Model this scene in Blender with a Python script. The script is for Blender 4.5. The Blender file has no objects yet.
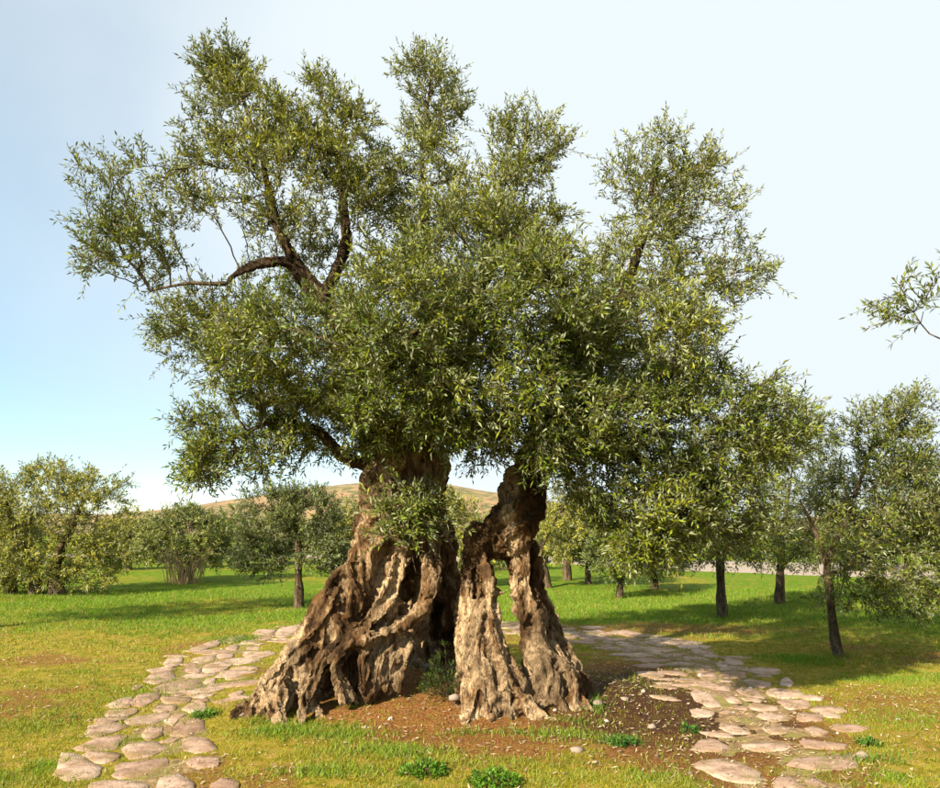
import bpy, math, random
import numpy as np
from mathutils import Vector

random.seed(7)
rng = np.random.default_rng(7)
R = math.radians
S = bpy.context.scene
COL = S.collection

# ------------------------------------------------------------------ camera, sky, sun, exposure
FPX, CXP, CYP = 780.0, 470.0, 394.0            # focal length and centre of the photograph in its pixels
PITCH, CAMZ = R(9.5), 1.6
cam_d = bpy.data.cameras.new('camera'); cam = bpy.data.objects.new('camera', cam_d); COL.objects.link(cam)
cam_d.sensor_fit = 'HORIZONTAL'; cam_d.sensor_width = 36.0; cam_d.lens = 36.0 * FPX / 940.0
cam_d.clip_end = 3000.0
cam.location = (0, 0, CAMZ); cam.rotation_euler = (R(90) + PITCH, 0, 0)
S.camera = cam

SUN_EL, SUN_AZ = R(29.5), R(40)      # the sun stands to the left, a little behind the viewer
world = bpy.data.worlds.new('World'); S.world = world; world.use_nodes = True
nt = world.node_tree; nt.nodes.clear()
wo = nt.nodes.new('ShaderNodeOutputWorld'); bg = nt.nodes.new('ShaderNodeBackground')
sky = nt.nodes.new('ShaderNodeTexSky'); sky.sky_type = 'NISHITA'; sky.sun_disc = False
sky.sun_elevation = SUN_EL; sky.sun_rotation = R(180) + SUN_AZ
sky.air_density = 1.0; sky.altitude = 1500.0; sky.dust_density = 0.0; sky.ozone_density = 2.2
tc = nt.nodes.new('ShaderNodeTexCoord')
L = nt.links.new
n1 = nt.nodes.new('ShaderNodeTexNoise'); n1.inputs['Scale'].default_value = 1.5; n1.inputs['Detail'].default_value = 6; n1.inputs['Roughness'].default_value = 0.45
dot = nt.nodes.new('ShaderNodeVectorMath'); dot.operation = 'DOT_PRODUCT'; dot.inputs[1].default_value = (0.70, 0.0, 0.62)   # the veil thickens to the upper right
sm1 = nt.nodes.new('ShaderNodeMath'); sm1.operation = 'MULTIPLY_ADD'; sm1.inputs[1].default_value = 1.7; sm1.inputs[2].default_value = -0.85
sm2 = nt.nodes.new('ShaderNodeMath'); sm2.operation = 'ADD'
rp = nt.nodes.new('ShaderNodeMapRange'); rp.interpolation_type = 'SMOOTHSTEP'
for k_, v_ in (('From Min', -0.60), ('From Max', 0.48), ('To Min', 0.28), ('To Max', 1.0)): rp.inputs[k_].default_value = v_
hs = nt.nodes.new('ShaderNodeHueSaturation'); hs.inputs['Hue'].default_value = 0.48; hs.inputs['Saturation'].default_value = 1.15; hs.inputs['Value'].default_value = 1.55
mx = nt.nodes.new('ShaderNodeMix'); mx.data_type = 'RGBA'
mx.inputs['B'].default_value = (6.2, 6.85, 7.2, 1)          # thin bright veil cloud, in the sky texture's own units
bg.inputs['Strength'].default_value = 0.05
L(tc.outputs['Generated'], n1.inputs['Vector']); L(tc.outputs['Generated'], dot.inputs[0])
L(n1.outputs['Fac'], sm1.inputs[0]); L(sm1.outputs['Value'], sm2.inputs[0]); L(dot.outputs['Value'], sm2.inputs[1]); L(sm2.outputs['Value'], rp.inputs['Value'])
L(rp.outputs['Result'], mx.inputs['Factor']); L(sky.outputs['Color'], hs.inputs['Color'])
L(hs.outputs['Color'], mx.inputs['A']); L(mx.outputs['Result'], bg.inputs['Color']); L(bg.outputs['Background'], wo.inputs['Surface'])

sun_d = bpy.data.lights.new('sun', 'SUN'); sun_d.energy = 5.0; sun_d.angle = R(0.6); sun_d.color = (1.0, 0.885, 0.70)
sun = bpy.data.objects.new('sun', sun_d); COL.objects.link(sun)
sdir = Vector((math.sin(SUN_AZ) * math.cos(SUN_EL), math.cos(SUN_AZ) * math.cos(SUN_EL), -math.sin(SUN_EL)))   # way the light travels
sun.rotation_euler = sdir.to_track_quat('-Z', 'Y').to_euler(); sun.location = (-12, -6, 12)
S.view_settings.view_transform = 'Standard'; S.view_settings.look = 'None'
S.view_settings.exposure = 1.5; S.view_settings.gamma = 1.0
S.view_settings.use_curve_mapping = False
S.cycles.max_bounces = 5; S.cycles.diffuse_bounces = 3; S.cycles.transparent_max_bounces = 4

# ------------------------------------------------------------------ numeric helpers
_perm = np.random.default_rng(99).permutation(256).astype(np.int64); _perm = np.concatenate([_perm, _perm])
_grad = np.random.default_rng(98).normal(size=(256, 3)); _grad /= np.linalg.norm(_grad, axis=1)[:, None]
def perlin(p):
    p = np.asarray(p, float); i = np.floor(p).astype(np.int64); f = p - i; i &= 255
    u = f * f * f * (f * (f * 6 - 15) + 10); out = 0.0
    for dx in (0, 1):
        wx = u[..., 0] if dx else 1 - u[..., 0]
        for dy in (0, 1):
            wy = u[..., 1] if dy else 1 - u[..., 1]
            for dz in (0, 1):
                wz = u[..., 2] if dz else 1 - u[..., 2]
                h = _perm[_perm[_perm[(i[..., 0] + dx) & 255] + ((i[..., 1] + dy) & 255)] + ((i[..., 2] + dz) & 255)]
                g = _grad[h]
                out = out + wx * wy * wz * (g[..., 0] * (f[..., 0] - dx) + g[..., 1] * (f[..., 1] - dy) + g[..., 2] * (f[..., 2] - dz))
    return out * 1.6
def fbm(p, octaves=3, rough=0.5):
    a, s, o = 1.0, 0.0, 0.0
    p = np.asarray(p, float)
    for k in range(octaves):
        s = s + a * perlin(p * (2 ** k) + 17.3 * k); o += a; a *= rough
    return s / o
def n2(x, y, sc, seed=0.0, octaves=3):
    x = np.asarray(x, float); y = np.asarray(y, float)
    return fbm(np.stack([x * sc + seed * 3.1, y * sc - seed * 1.7, np.full_like(x, seed * 5.37 + 0.5)], -1), octaves)
def sstep(a, b, x):
    t = np.clip((np.asarray(x, float) - a) / (b - a), 0, 1); return t * t * (3 - 2 * t)

def ground_h(x, y):
    x = np.asarray(x, float); y = np.asarray(y, float)
    h = 0.20 * np.exp(-(((x + 0.25) / 1.75) ** 2 + ((y - 7.85) / 1.20) ** 2) ** 1.5)
    near = np.clip(1.6 - y / 40, 0.15, 1)
    h = h + 0.05 * n2(x, y, 0.35, 1, 2) * near + 0.022 * n2(x, y, 1.6, 2, 3) * near
    return h
def ray(px, py):
    dx = (px - CXP) / FPX; dz = (CYP - py) / FPX
    c, s = math.cos(PITCH), math.sin(PITCH)
    return np.array([dx, c - dz * s, s + dz * c])
def P(px, py, depth):                            # a point seen at that spot, standing `depth` metres in front
    d = ray(px, py); return np.array([0, 0, CAMZ]) + d * (depth / d[1])
def G(px, py):                                   # the ground point seen at that spot
    d = ray(px, py); h = 0.0
    for k in range(6):
        t = (CAMZ - h) / -d[2]; p = np.array([0, 0, CAMZ]) + d * t; h = float(ground_h(p[0], p[1]))
    return p

# ------------------------------------------------------------------ mesh helpers
def mesh_np(name, verts, faces, mat=None, cols=None, smooth=False):
    """faces: (n,3) or (n,4) array, or list of such arrays"""
    if not isinstance(faces, (list, tuple)): faces = [faces]
    faces = [np.asarray(f, np.int64) for f in faces if len(f)]
    verts = np.asarray(verts, np.float32)
    me = bpy.data.meshes.new(name)
    tot = sum(len(f) for f in faces); loops = np.concatenate([f.ravel() for f in faces]).astype(np.int32)
    sizes = np.concatenate([np.full(len(f), f.shape[1]) for f in faces]); starts = np.concatenate([[0], np.cumsum(sizes)[:-1]]).astype(np.int32)
    me.vertices.add(len(verts)); me.vertices.foreach_set('co', verts.ravel())
    me.loops.add(len(loops)); me.loops.foreach_set('vertex_index', loops)
    me.polygons.add(tot); me.polygons.foreach_set('loop_start', starts)
    if smooth: me.polygons.foreach_set('use_smooth', np.ones(tot, bool))
    if cols is not None:
        a = me.attributes.new('tint', 'FLOAT_COLOR', 'POINT')
        c = np.ones((len(verts), 4), np.float32); c[:, :cols.shape[1]] = cols; a.data.foreach_set('color', c.ravel())
    me.update(calc_edges=True); me.validate()
    if mat: me.materials.append(mat)
    return me
def link(name, me, parent=None, loc=None):
    o = bpy.data.objects.new(name, me); COL.objects.link(o)
    if parent is not None: o.parent = parent
    if loc is not None: o.location = loc
    return o
def tag(o, label=None, cat=None, group=None, kind=None):
    if label: o['label'] = label
    if cat: o['category'] = cat
    if group: o['group'] = group
    if kind: o['kind'] = kind
    return o
def thing(name, label, cat, loc, group=None):
    o = bpy.data.objects.new(name, None); COL.objects.link(o); o.location = loc; o.empty_display_size = 0.2
    return tag(o, label, cat, group)

def catmull(pts, step):
    pts = np.asarray(pts, float); P0 = np.vstack([2 * pts[0] - pts[1], pts, 2 * pts[-1] - pts[-2]]); out = []
    for i in range(1, len(P0) - 2):
        a, b, c, d = P0[i - 1], P0[i], P0[i + 1], P0[i + 2]
        n = max(2, int(np.linalg.norm((c - b)[:3]) / step))
        t = np.linspace(0, 1, n, endpoint=False)[:, None]
        out.append(0.5 * ((2 * b) + (-a + c) * t + (2 * a - 5 * b + 4 * c - d) * t ** 2 + (-a + 3 * b - 3 * c + d) * t ** 3))
    out.append(pts[-1:]); return np.vstack(out)
def frames(p):
    t = np.gradient(p, axis=0); t /= np.linalg.norm(t, axis=1)[:, None] + 1e-9
    u = np.zeros_like(p); a = np.array([1.0, 0, 0]) if abs(t[0][0]) < .8 else np.array([0, 1.0, 0])
    for i in range(len(p)):
        a = a - t[i] * np.dot(a, t[i]); a /= np.linalg.norm(a) + 1e-9; u[i] = a
    return t, u, np.cross(t, u)
class MB:
    def __init__(s): s.v = []; s.q = []; s.t = []; s.n = 0
    def tube(s, p, r, k, cap=True):
        p = np.asarray(p, float); r = np.broadcast_to(np.asarray(r, float), (len(p),))
        t, u, w = frames(p); a = np.arange(k) * 2 * math.pi / k
        ring = p[:, None, :] + r[:, None, None] * (np.cos(a)[None, :, None] * u[:, None, :] + np.sin(a)[None, :, None] * w[:, None, :])
        s.v.append(ring.reshape(-1, 3)); m = len(p)
        i = np.arange(m - 1)[:, None] * k + np.arange(k)[None, :]; j = np.arange(m - 1)[:, None] * k + (np.arange(k)[None, :] + 1) % k
        s.q.append(np.stack([i, j, j + k, i + k], -1).reshape(-1, 4) + s.n); b = s.n; s.n += m * k
        if cap:
            s.v.append(np.array([p[0] - t[0] * r[0] * .6, p[-1] + t[-1] * r[-1] * .6])); c0, c1 = s.n, s.n + 1; s.n += 2
            kk = np.arange(k); e = b + (m - 1) * k
            s.t.append(np.stack([np.full(k, c0), b + (kk + 1) % k, b + kk], -1)); s.t.append(np.stack([np.full(k, c1), e + kk, e + (kk + 1) % k], -1))
    def add(s, v, f):
        v = np.asarray(v, float); f = np.asarray(f, int) + s.n; s.v.append(v); s.n += len(v)
        (s.q if f.shape[1] == 4 else s.t).append(f)
    def mesh(s, name, mat, smooth=True, cols=None):
        fs = []
        if s.q: fs.append(np.vstack(s.q))
        if s.t: fs.append(np.vstack(s.t))
        return mesh_np(name, np.vstack(s.v), fs, mat, cols, smooth)

# ------------------------------------------------------------------ materials
def mat(name):
    m = bpy.data.materials.new(name); m.use_nodes = True; n = m.node_tree; b = n.nodes['Principled BSDF']
    return m, n, b
def noise_node(n, scale, detail=4, rough=.55, vec=None, dist=0.0):
    t = n.nodes.new('ShaderNodeTexNoise'); t.inputs['Scale'].default_value = scale; t.inputs['Detail'].default_value = detail
    t.inputs['Roughness'].default_value = rough; t.inputs['Distortion'].default_value = dist
    if vec is not None: n.links.new(vec, t.inputs['Vector'])
    return t
def ramp(n, src, stops):
    r = n.nodes.new('ShaderNodeValToRGB'); e = r.color_ramp.elements
    while len(e) < len(stops): e.new(0.5)
    for k, (pos, c) in enumerate(stops): e[k].position = pos; e[k].color = (*c, 1) if len(c) == 3 else c
    n.links.new(src, r.inputs['Fac']); return r
def mixc(n, f, a, b, mode='MIX'):
    m = n.nodes.new('ShaderNodeMix'); m.data_type = 'RGBA'; m.blend_type = mode
    for sock, v in (('Factor', f), ('A', a), ('B', b)):
        if hasattr(v, 'links'): n.links.new(v, m.inputs[sock])
        elif isinstance(v, (int, float)): m.inputs[sock].default_value = v
        else: m.inputs[sock].default_value = (*v, 1)
    return m.outputs['Result']
def bump(n, b, src, strength, dist):
    k = n.nodes.new('ShaderNodeBump'); k.inputs['Strength'].default_value = strength; k.inputs['Distance'].default_value = dist
    n.links.new(src, k.inputs['Height']); n.links.new(k.outputs['Normal'], b.inputs['Normal']); return k
def attr(n, name):
    a = n.nodes.new('ShaderNodeAttribute'); a.attribute_name = name; return a
def objco(n):
    return n.nodes.new('ShaderNodeTexCoord').outputs['Object']
def geopos(n):
    return n.nodes.new('ShaderNodeNewGeometry').outputs['Position']

def leaf_material(name, back, trans=0.22, rough=0.5):
    m, n, b = mat(name); out = n.nodes['Material Output']
    a = attr(n, 'tint'); g = n.nodes.new('ShaderNodeNewGeometry')
    c = mixc(n, g.outputs['Backfacing'], a.outputs['Color'], mixc(n, 0.68, a.outputs['Color'], back))
    n.links.new(c, b.inputs['Base Color']); b.inputs['Roughness'].default_value = rough; b.inputs['Specular IOR Level'].default_value = 0.13
    tr = n.nodes.new('ShaderNodeBsdfTranslucent'); n.links.new(mixc(n, 1.0, a.outputs['Color'], (1.0, 1.0, 0.45), 'MULTIPLY'), tr.inputs['Color'])
    ms = n.nodes.new('ShaderNodeMixShader'); ms.inputs['Fac'].default_value = trans
    n.links.new(b.outputs['BSDF'], ms.inputs[1]); n.links.new(tr.outputs['BSDF'], ms.inputs[2]); n.links.new(ms.outputs['Shader'], out.inputs['Surface'])
    return m
M_leaf = leaf_material('olive_leaf', (0.29, 0.32, 0.20), 0.24)
M_grass = leaf_material('grass_blade', (0.16, 0.24, 0.04), 0.30, 0.5)
M_litter = leaf_material('fallen_leaf', (0.40, 0.33, 0.22), 0.1, 0.6)

def bark_material(name, dark, mid, pale, rust, scale=1.0, use_tint=False):
    m, n, b = mat(name); p = objco(n)
    mp_ = n.nodes.new('ShaderNodeMapping'); mp_.inputs['Scale'].default_value = (1, 1, 0.35); n.links.new(p, mp_.inputs['Vector'])
    big = noise_node(n, 3.2 * scale, 5, .6, mp_.outputs['Vector'], 0.6); fine = noise_node(n, 28 * scale, 6, .65, mp_.outputs['Vector'], 0.8)
    c = ramp(n, big.outputs['Fac'], [(0.34, dark), (0.46, mid), (0.58, pale), (0.74, mid)]).outputs['Color']
    c2 = ramp(n, fine.outputs['Fac'], [(0.32, (0.22, 0.18, 0.14)), (0.50, (0.9, 0.88, 0.85)), (0.72, (1.30, 1.25, 1.15))]).outputs['Color']
    c = mixc(n, 1.0, c, c2, 'MULTIPLY')
    mf = n.nodes.new('ShaderNodeMapping'); mf.inputs['Scale'].default_value = (1, 1, 0.16); n.links.new(p, mf.inputs['Vector'])
    fib = noise_node(n, 62 * scale, 4, .6, mf.outputs['Vector'], 1.6)
    c = mixc(n, 1.0, c, ramp(n, fib.outputs['Fac'], [(0.36, (0.35, 0.30, 0.26)), (0.50, (1, 1, 1)), (0.66, (1.35, 1.32, 1.25))]).outputs['Color'], 'MULTIPLY')
    ru = noise_node(n, 5.5 * scale, 4, .6, p); rr = ramp(n, ru.outputs['Fac'], [(0.57, (0, 0, 0)), (0.70, (0.6, 0.6, 0.6))])
    c = mixc(n, rr.outputs['Color'], c, rust)
    if use_tint:
        a = attr(n, 'tint'); c = mixc(n, a.outputs['Fac'], mixc(n, 0.72, c, dark), c)
    n.links.new(c, b.inputs['Base Color']); b.inputs['Roughness'].default_value = 0.9; b.inputs['Specular IOR Level'].default_value = 0.12
    hm = mixc(n, 0.5, fine.outputs['Fac'], fib.outputs['Fac']); bump(n, b, hm, 1.0, 0.03)
    return m
M_bark = bark_material('ancient_bark', (0.026, 0.014, 0.006), (0.150, 0.088, 0.040), (0.47, 0.35, 0.215), (0.125, 0.052, 0.016), 1.0, True)
M_limb = bark_material('limb_bark', (0.022, 0.014, 0.008), (0.050, 0.033, 0.018), (0.10, 0.07, 0.04), (0.14, 0.050, 0.014), 1.3)
M_twig = bark_material('twig_bark', (0.075, 0.055, 0.032), (0.13, 0.10, 0.06), (0.20, 0.16, 0.10), (0.12, 0.075, 0.035), 2.0)
M_young = bark_material('young_bark', (0.040, 0.030, 0.018), (0.10, 0.074, 0.045), (0.19, 0.145, 0.09), (0.12, 0.075, 0.035), 1.6)

# ------------------------------------------------------------------ the lie of the land: soil, dry turf, lush grass
def soil_mask(x, y):
    w = 0.55 * n2(x, y, 0.7, 5, 3) + 0.35 * n2(x, y, 2.6, 6, 3)
    e = np.sqrt(((x - 0.25) / 2.1) ** 2 + ((y - 7.35) / 1.45) ** 2)
    a = 1 - sstep(0.75, 1.20, e + w * 0.8)
    e2 = np.sqrt(((x - 1.75) / 1.15) ** 2 + ((y - 7.3) / 2.1) ** 2)                  # bare brown earth right of the trunk
    b = 1 - sstep(0.75, 1.2, e2 + w * 0.7)
    e3 = np.sqrt(((x - 4.6) / 1.6) ** 2 + ((y - 6.9) / 1.6) ** 2)
    c = 0.62 * (1 - sstep(0.5, 1.2, e3 + w))
    e4 = np.sqrt(((x - 3.2) / 2.2) ** 2 + ((y - 12.6) / 0.9) ** 2)
    d = 0.75 * (1 - sstep(0.5, 1.2, e4 + w))
    f = .70 * sstep(.06, .38, n2(x, y, .62, 31, 3) + .5 * n2(x, y, 2.8, 32, 2)) * (1 - sstep(10.5, 14, y))
    return np.maximum.reduce([a, b, c, d, f])
def shaded_soil(x, y):  # dark soil right of the trunk, with the tree's shade put into its colour
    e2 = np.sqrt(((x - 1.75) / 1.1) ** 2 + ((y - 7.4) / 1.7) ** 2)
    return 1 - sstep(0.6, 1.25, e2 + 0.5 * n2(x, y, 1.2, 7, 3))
def lush_mask(x, y):
    f = sstep(11.5, 15.0, y + 2.2 * n2(x, y, 0.33, 8, 3) + 0.28 * np.maximum(0, x))
    f = f * (1 - .55 * sstep(.02, .40, n2(x, y, .38, 41, 3)))
    pat = sstep(0.10, 0.45, n2(x, y, 0.9, 9, 3) + 0.05)
    return np.clip(np.maximum(f, 0.75 * pat), 0, 1)

XS = np.concatenate([-np.geomspace(7.5, 900, 46)[::-1], np.linspace(-7.3, 7.3, 240), np.geomspace(7.5, 900, 46)])
YS = np.concatenate([-np.geomspace(4.0, 300, 16)[::-1], np.linspace(-3.5, 3.8, 24), np.linspace(4.0, 14.0, 200), np.geomspace(14.06, 1100, 120)])
gx, gy = np.meshgrid(XS, YS); gz = ground_h(gx, gy)
fine_m = ((np.abs(gx) < 7.4) & (gy > 4) & (gy < 14)).astype(float)
gz = gz + fine_m * 0.011 * fbm(np.stack([gx * 7, gy * 7, gx * 0 + 3.3], -1), 3, .6) * (0.6 + soil_mask(gx, gy))
ny, nx = gx.shape; ii = (np.arange(ny - 1)[:, None] * nx + np.arange(nx - 1)[None, :])
gf = np.stack([ii, ii + 1, ii + 1 + nx, ii + nx], -1).reshape(-1, 4)
gc = np.stack([soil_mask(gx, gy).ravel(), lush_mask(gx, gy).ravel(), shaded_soil(gx, gy).ravel()], -1)
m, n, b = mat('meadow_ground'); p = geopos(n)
a = attr(n, 'tint'); sp = n.nodes.new('ShaderNodeSeparateColor'); n.links.new(a.outputs['Color'], sp.inputs['Color'])
nz_s = noise_node(n, 9, 6, .65, p); nz_f = noise_node(n, 55, 5, .7, p); nz_b = noise_node(n, 1.1, 4, .6, p); nz_m = noise_node(n, 3.6, 5, .6, p)
soil = ramp(n, nz_f.outputs['Fac'], [(0.32, (0.062, 0.024, 0.007)), (0.50, (0.185, 0.078, 0.022)), (0.66, (0.33, 0.175, 0.062))]).outputs['Color']
shade_soil_col = ramp(n, nz_f.outputs['Fac'], [(0.30, (0.022, 0.010, 0.005)), (0.52, (0.060, 0.026, 0.011)), (0.72, (0.13, 0.07, 0.035))]).outputs['Color']  # soil colours deepened to carry the shade beside the trunk
soil = mixc(n, sp.outputs['Blue'], soil, shade_soil_col)
dry = ramp(n, nz_s.outputs['Fac'], [(0.32, (0.105, 0.090, 0.006)), (0.48, (0.235, 0.19, 0.014)), (0.64, (0.37, 0.265, 0.06))]).outputs['Color']
green = ramp(n, nz_s.outputs['Fac'], [(0.30, (0.034, 0.085, 0.002)), (0.55, (0.088, 0.185, 0.003)), (0.72, (0.19, 0.23, 0.008))]).outputs['Color']
mth = n.nodes.new('ShaderNodeMath'); mth.operation = 'ADD'; n.links.new(sp.outputs['Green'], mth.inputs[0])
mr = n.nodes.new('ShaderNodeMapRange'); mr.inputs['From Min'].default_value = .35; mr.inputs['From Max'].default_value = .7
mr.inputs['To Min'].default_value = -.55; mr.inputs['To Max'].default_value = .55; n.links.new(nz_m.outputs['Fac'], mr.inputs['Value']); n.links.new(mr.outputs['Result'], mth.inputs[1]); mth.use_clamp = True
turf = mixc(n, mth.outputs['Value'], dry, green)
mt2 = n.nodes.new('ShaderNodeMath'); mt2.operation = 'ADD'; mt2.use_clamp = True; n.links.new(sp.outputs['Red'], mt2.inputs[0])
mr2 = n.nodes.new('ShaderNodeMapRange'); mr2.inputs['From Min'].default_value = .3; mr2.inputs['From Max'].default_value = .7
mr2.inputs['To Min'].default_value = -.45; mr2.inputs['To Max'].default_value = .45; n.links.new(nz_s.outputs['Fac'], mr2.inputs['Value']); n.links.new(mr2.outputs['Result'], mt2.inputs[1])
c = mixc(n, mt2.outputs['Value'], turf, soil)
nz_g = noise_node(n, 120, 3, .6, p); c = mixc(n, 1.0, c, ramp(n, nz_g.outputs['Fac'], [(0.32, (0.45, 0.42, 0.38)), (0.52, (1, 1, 1)), (0.70, (1.35, 1.32, 1.25))]).outputs['Color'], 'MULTIPLY')
n.links.new(c, b.inputs['Base Color']); b.inputs['Roughness'].default_value = 0.95; b.inputs['Specular IOR Level'].default_value = 0.1
bump(n, b, nz_f.outputs['Fac'], 0.7, 0.03)
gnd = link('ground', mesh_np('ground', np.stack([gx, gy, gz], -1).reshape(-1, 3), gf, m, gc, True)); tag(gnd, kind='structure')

# pale gravel road beyond the grove
m, n, b = mat('pale_gravel_road'); p = geopos(n); nf = noise_node(n, 6, 6, .7, p)
n.links.new(ramp(n, nf.outputs['Fac'], [(0.3, (0.19, 0.145, 0.105)), (0.7, (0.33, 0.27, 0.21))]).outputs['Color'], b.inputs['Base Color']); b.inputs['Roughness'].default_value = .95
near_px = [(-300, 557), (200, 557.5), (480, 562), (600, 566), (690, 571.5), (830, 577), (940, 583), (1400, 605)]
far_px = [(-300, 555.5), (200, 555), (480, 556.5), (600, 558.5), (690, 560), (830, 563), (940, 565), (1400, 575)]
A = catmull([G(*q) for q in near_px], 1.5); Bq = catmull([G(*q) for q in far_px], 1.5)
tt = np.linspace(0, 1, 120)
ra = np.stack([np.interp(tt, np.linspace(0, 1, len(A)), A[:, k]) for k in range(3)], -1); rb = np.stack([np.interp(tt, np.linspace(0, 1, len(Bq)), Bq[:, k]) for k in range(3)], -1)
rows = []
for w in np.linspace(0, 1, 9):
    q = ra * (1 - w) + rb * w; e = 0.30 * n2(q[:, 0], q[:, 1], 0.6, 11) * (1 if w in (0, 1) else 0); q[:, 1] += e
    q[:, 2] = ground_h(q[:, 0], q[:, 1]) + (0.05 if 0 < w < 1 else -0.05); rows.append(q)
rv = np.stack(rows); i = np.arange(8)[:, None] * 120 + np.arange(119)[None, :]
tag(link('gravel_road', mesh_np('gravel_road', rv.reshape(-1, 3), np.stack([i, i + 1, i + 121, i + 120], -1).reshape(-1, 4), m, None, True)), kind='structure')

# hills far behind
m, n, b = mat('dry_hillside'); p = geopos(n); na = noise_node(n, 0.05, 5, .6, p); nb = noise_node(n, 0.35, 5, .65, p)
c = ramp(n, na.outputs['Fac'], [(0.35, (0.20, 0.11, 0.045)), (0.52, (0.27, 0.165, 0.075)), (0.66, (0.17, 0.135, 0.045))]).outputs['Color']
c = mixc(n, ramp(n, nb.outputs['Fac'], [(0.48, (0, 0, 0)), (0.56, (.95, .95, .95))]).outputs['Color'], c, (0.075, 0.08, 0.02))
n.links.new(c, b.inputs['Base Color']); b.inputs['Roughness'].default_value = 1.0
hx, hy = np.meshgrid(np.linspace(-260, 330, 150), np.linspace(120, 420, 60))
hz = 13.5 * np.exp(-((hx + 20) / 62) ** 2 - ((hy - 220) / 55) ** 2) + 20 * np.exp(-((hx - 255) / 95) ** 2 - ((hy - 330) / 70) ** 2) + 5.5 * np.exp(-((hx + 150) / 75) ** 2 - ((hy - 250) / 60) ** 2)
hz = hz + 1.2 * n2(hx, hy, 0.03, 12, 4) - 0.8
ny, nx = hx.shape; i = (np.arange(ny - 1)[:, None] * nx + np.arange(nx - 1)[None, :])
tag(link('hill', mesh_np('hill', np.stack([hx, hy, hz], -1).reshape(-1, 3), np.stack([i, i + 1, i + 1 + nx, i + nx], -1).reshape(-1, 4), m, None, True)), kind='structure')

# ------------------------------------------------------------------ the flagstone path around the tree
def zp(poly, ox, oy, sc): return [(ox + x / sc, oy + y / sc) for x, y in poly]
LP = [[(55,560),(85,490),(130,487),(215,535),(205,565),(110,580)], [(165,420),(180,385),(240,368),(315,385),(270,405),(200,425)],
 [(130,465),(200,430),(290,418),(310,420),(270,465),(180,478)], [(155,490),(190,480),(285,490),(270,508),(210,520)],
 [(300,465),(340,447),(420,447),(455,468),(400,492),(330,500)], [(270,560),(290,520),(450,502),(460,535),(390,560),(290,575)],
 [(425,607),(440,575),(500,565),(545,590),(550,625),(440,630)], [(190,590),(280,583),(380,590),(375,630),(190,630)],
 [(520,470),(520,432),(590,425),(640,465),(570,482)], [(475,415),(500,370),(585,345),(585,400),(540,418)],
 [(370,415),(400,388),(440,392),(440,420),(385,435)], [(310,365),(350,350),(455,335),(460,352),(400,378),(330,380)],
 [(235,350),(250,330),(345,322),(350,335),(300,352)], [(330,300),(360,270),(430,262),(430,285),(370,312)],
 [(245,310),(290,285),(335,280),(325,312),(270,318)], [(375,222),(410,190),(470,185),(490,210),(430,230)],
 [(410,250),(460,228),(572,205),(575,240),(520,268),(440,260)], [(445,160),(470,135),(515,135),(510,160),(470,167)],
 [(410,330),(430,312),(490,310),(490,325),(440,335)], [(515,325),(545,302),(595,300),(600,325),(570,340)],
 [(440,285),(450,278),(545,285),(530,300),(450,303)], [(590,225),(610,210),(635,212),(630,230),(600,235)],
 [(590,185),(600,165),(650,152),(695,158),(660,185),(610,195)], [(540,150),(570,136),(635,128),(625,145),(580,158)],
 [(640,130),(660,120),(700,122),(690,138),(650,140)], [(545,105),(600,85),(655,72),(640,95),(570,115)],
 [(660,75),(700,58),(745,58),(735,70),(690,83)], [(675,106),(690,90),(718,92),(710,110),(680,110)],
 [(720,90),(735,75),(780,74),(785,88)], [(745,108),(755,98),(795,98),(790,108)],
 [(620,600),(660,575),(715,585),(710,622),(630,622)], [(530,515),(560,497),(640,500),(640,525),(560,535)],
 [(455,375),(480,348),(530,340),(500,362),(480,385)], [(430,445),(470,428),(505,428),(480,446)],
 [(525,182),(540,164),(580,178),(575,194),(540,194)], [(770,50),(790,35),(850,35),(830,55)], [(855,50),(870,30),(940,18),(935,40),(880,58)],
 [(330,248),(350,235),(370,240),(350,255)]]
RP = [[(220,495),(290,470),(380,485),(460,520),(465,555),(400,558),(320,545)], [(205,430),(240,395),(290,390),(350,425),(310,437)],
 [(590,490),(620,465),(800,455),(835,448),(840,500),(780,510),(700,510)], [(630,400),(670,393),(800,412),(790,425),(700,428),(650,420)],
 [(480,350),(500,343),(590,350),(570,368),(510,370)], [(650,350),(680,342),(740,360),(710,375),(670,368)], [(615,310),(625,290),(705,290),(715,315),(640,320)],
 [(465,300),(480,285),(560,295),(580,315),(510,322)], [(545,245),(560,235),(650,240),(665,262),(580,272)], [(500,205),(520,193),(620,200),(640,225),(560,228),(510,218)],
 [(380,200),(400,188),(460,200),(480,225),(430,228)], [(205,205),(225,198),(280,215),(315,262),(260,258),(215,235)], [(230,140),(235,128),(290,130),(300,155),(250,163)],
 [(215,110),(225,97),(290,105),(300,122),(220,125)], [(425,125),(440,105),(540,115),(548,132),(480,137)], [(410,165),(430,153),(510,170),(505,185),(430,183)],
 [(350,268),(370,258),(425,268),(415,277)], [(430,265),(445,250),(530,262),(540,275),(470,280)], [(200,278),(230,270),(290,285),(280,302),(210,300)],
 [(230,362),(290,360),(365,372),(360,384),(270,378)], [(520,565),(550,535),(600,540),(640,580),(530,580)], [(645,548),(690,545),(735,575),(660,578)],
 [(330,85),(345,72),(400,80),(400,97),(345,97)], [(205,45),(215,30),(280,40),(290,60),(230,62)], [(310,140),(350,125),(410,130),(415,148),(340,152)],
 [(300,95),(315,85),(330,105),(415,106),(410,120),(320,118)], [(555,160),(575,148),(600,168),(590,182),(550,178)], [(390,240),(360,222),(330,228),(350,246),(400,250)]]
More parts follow.
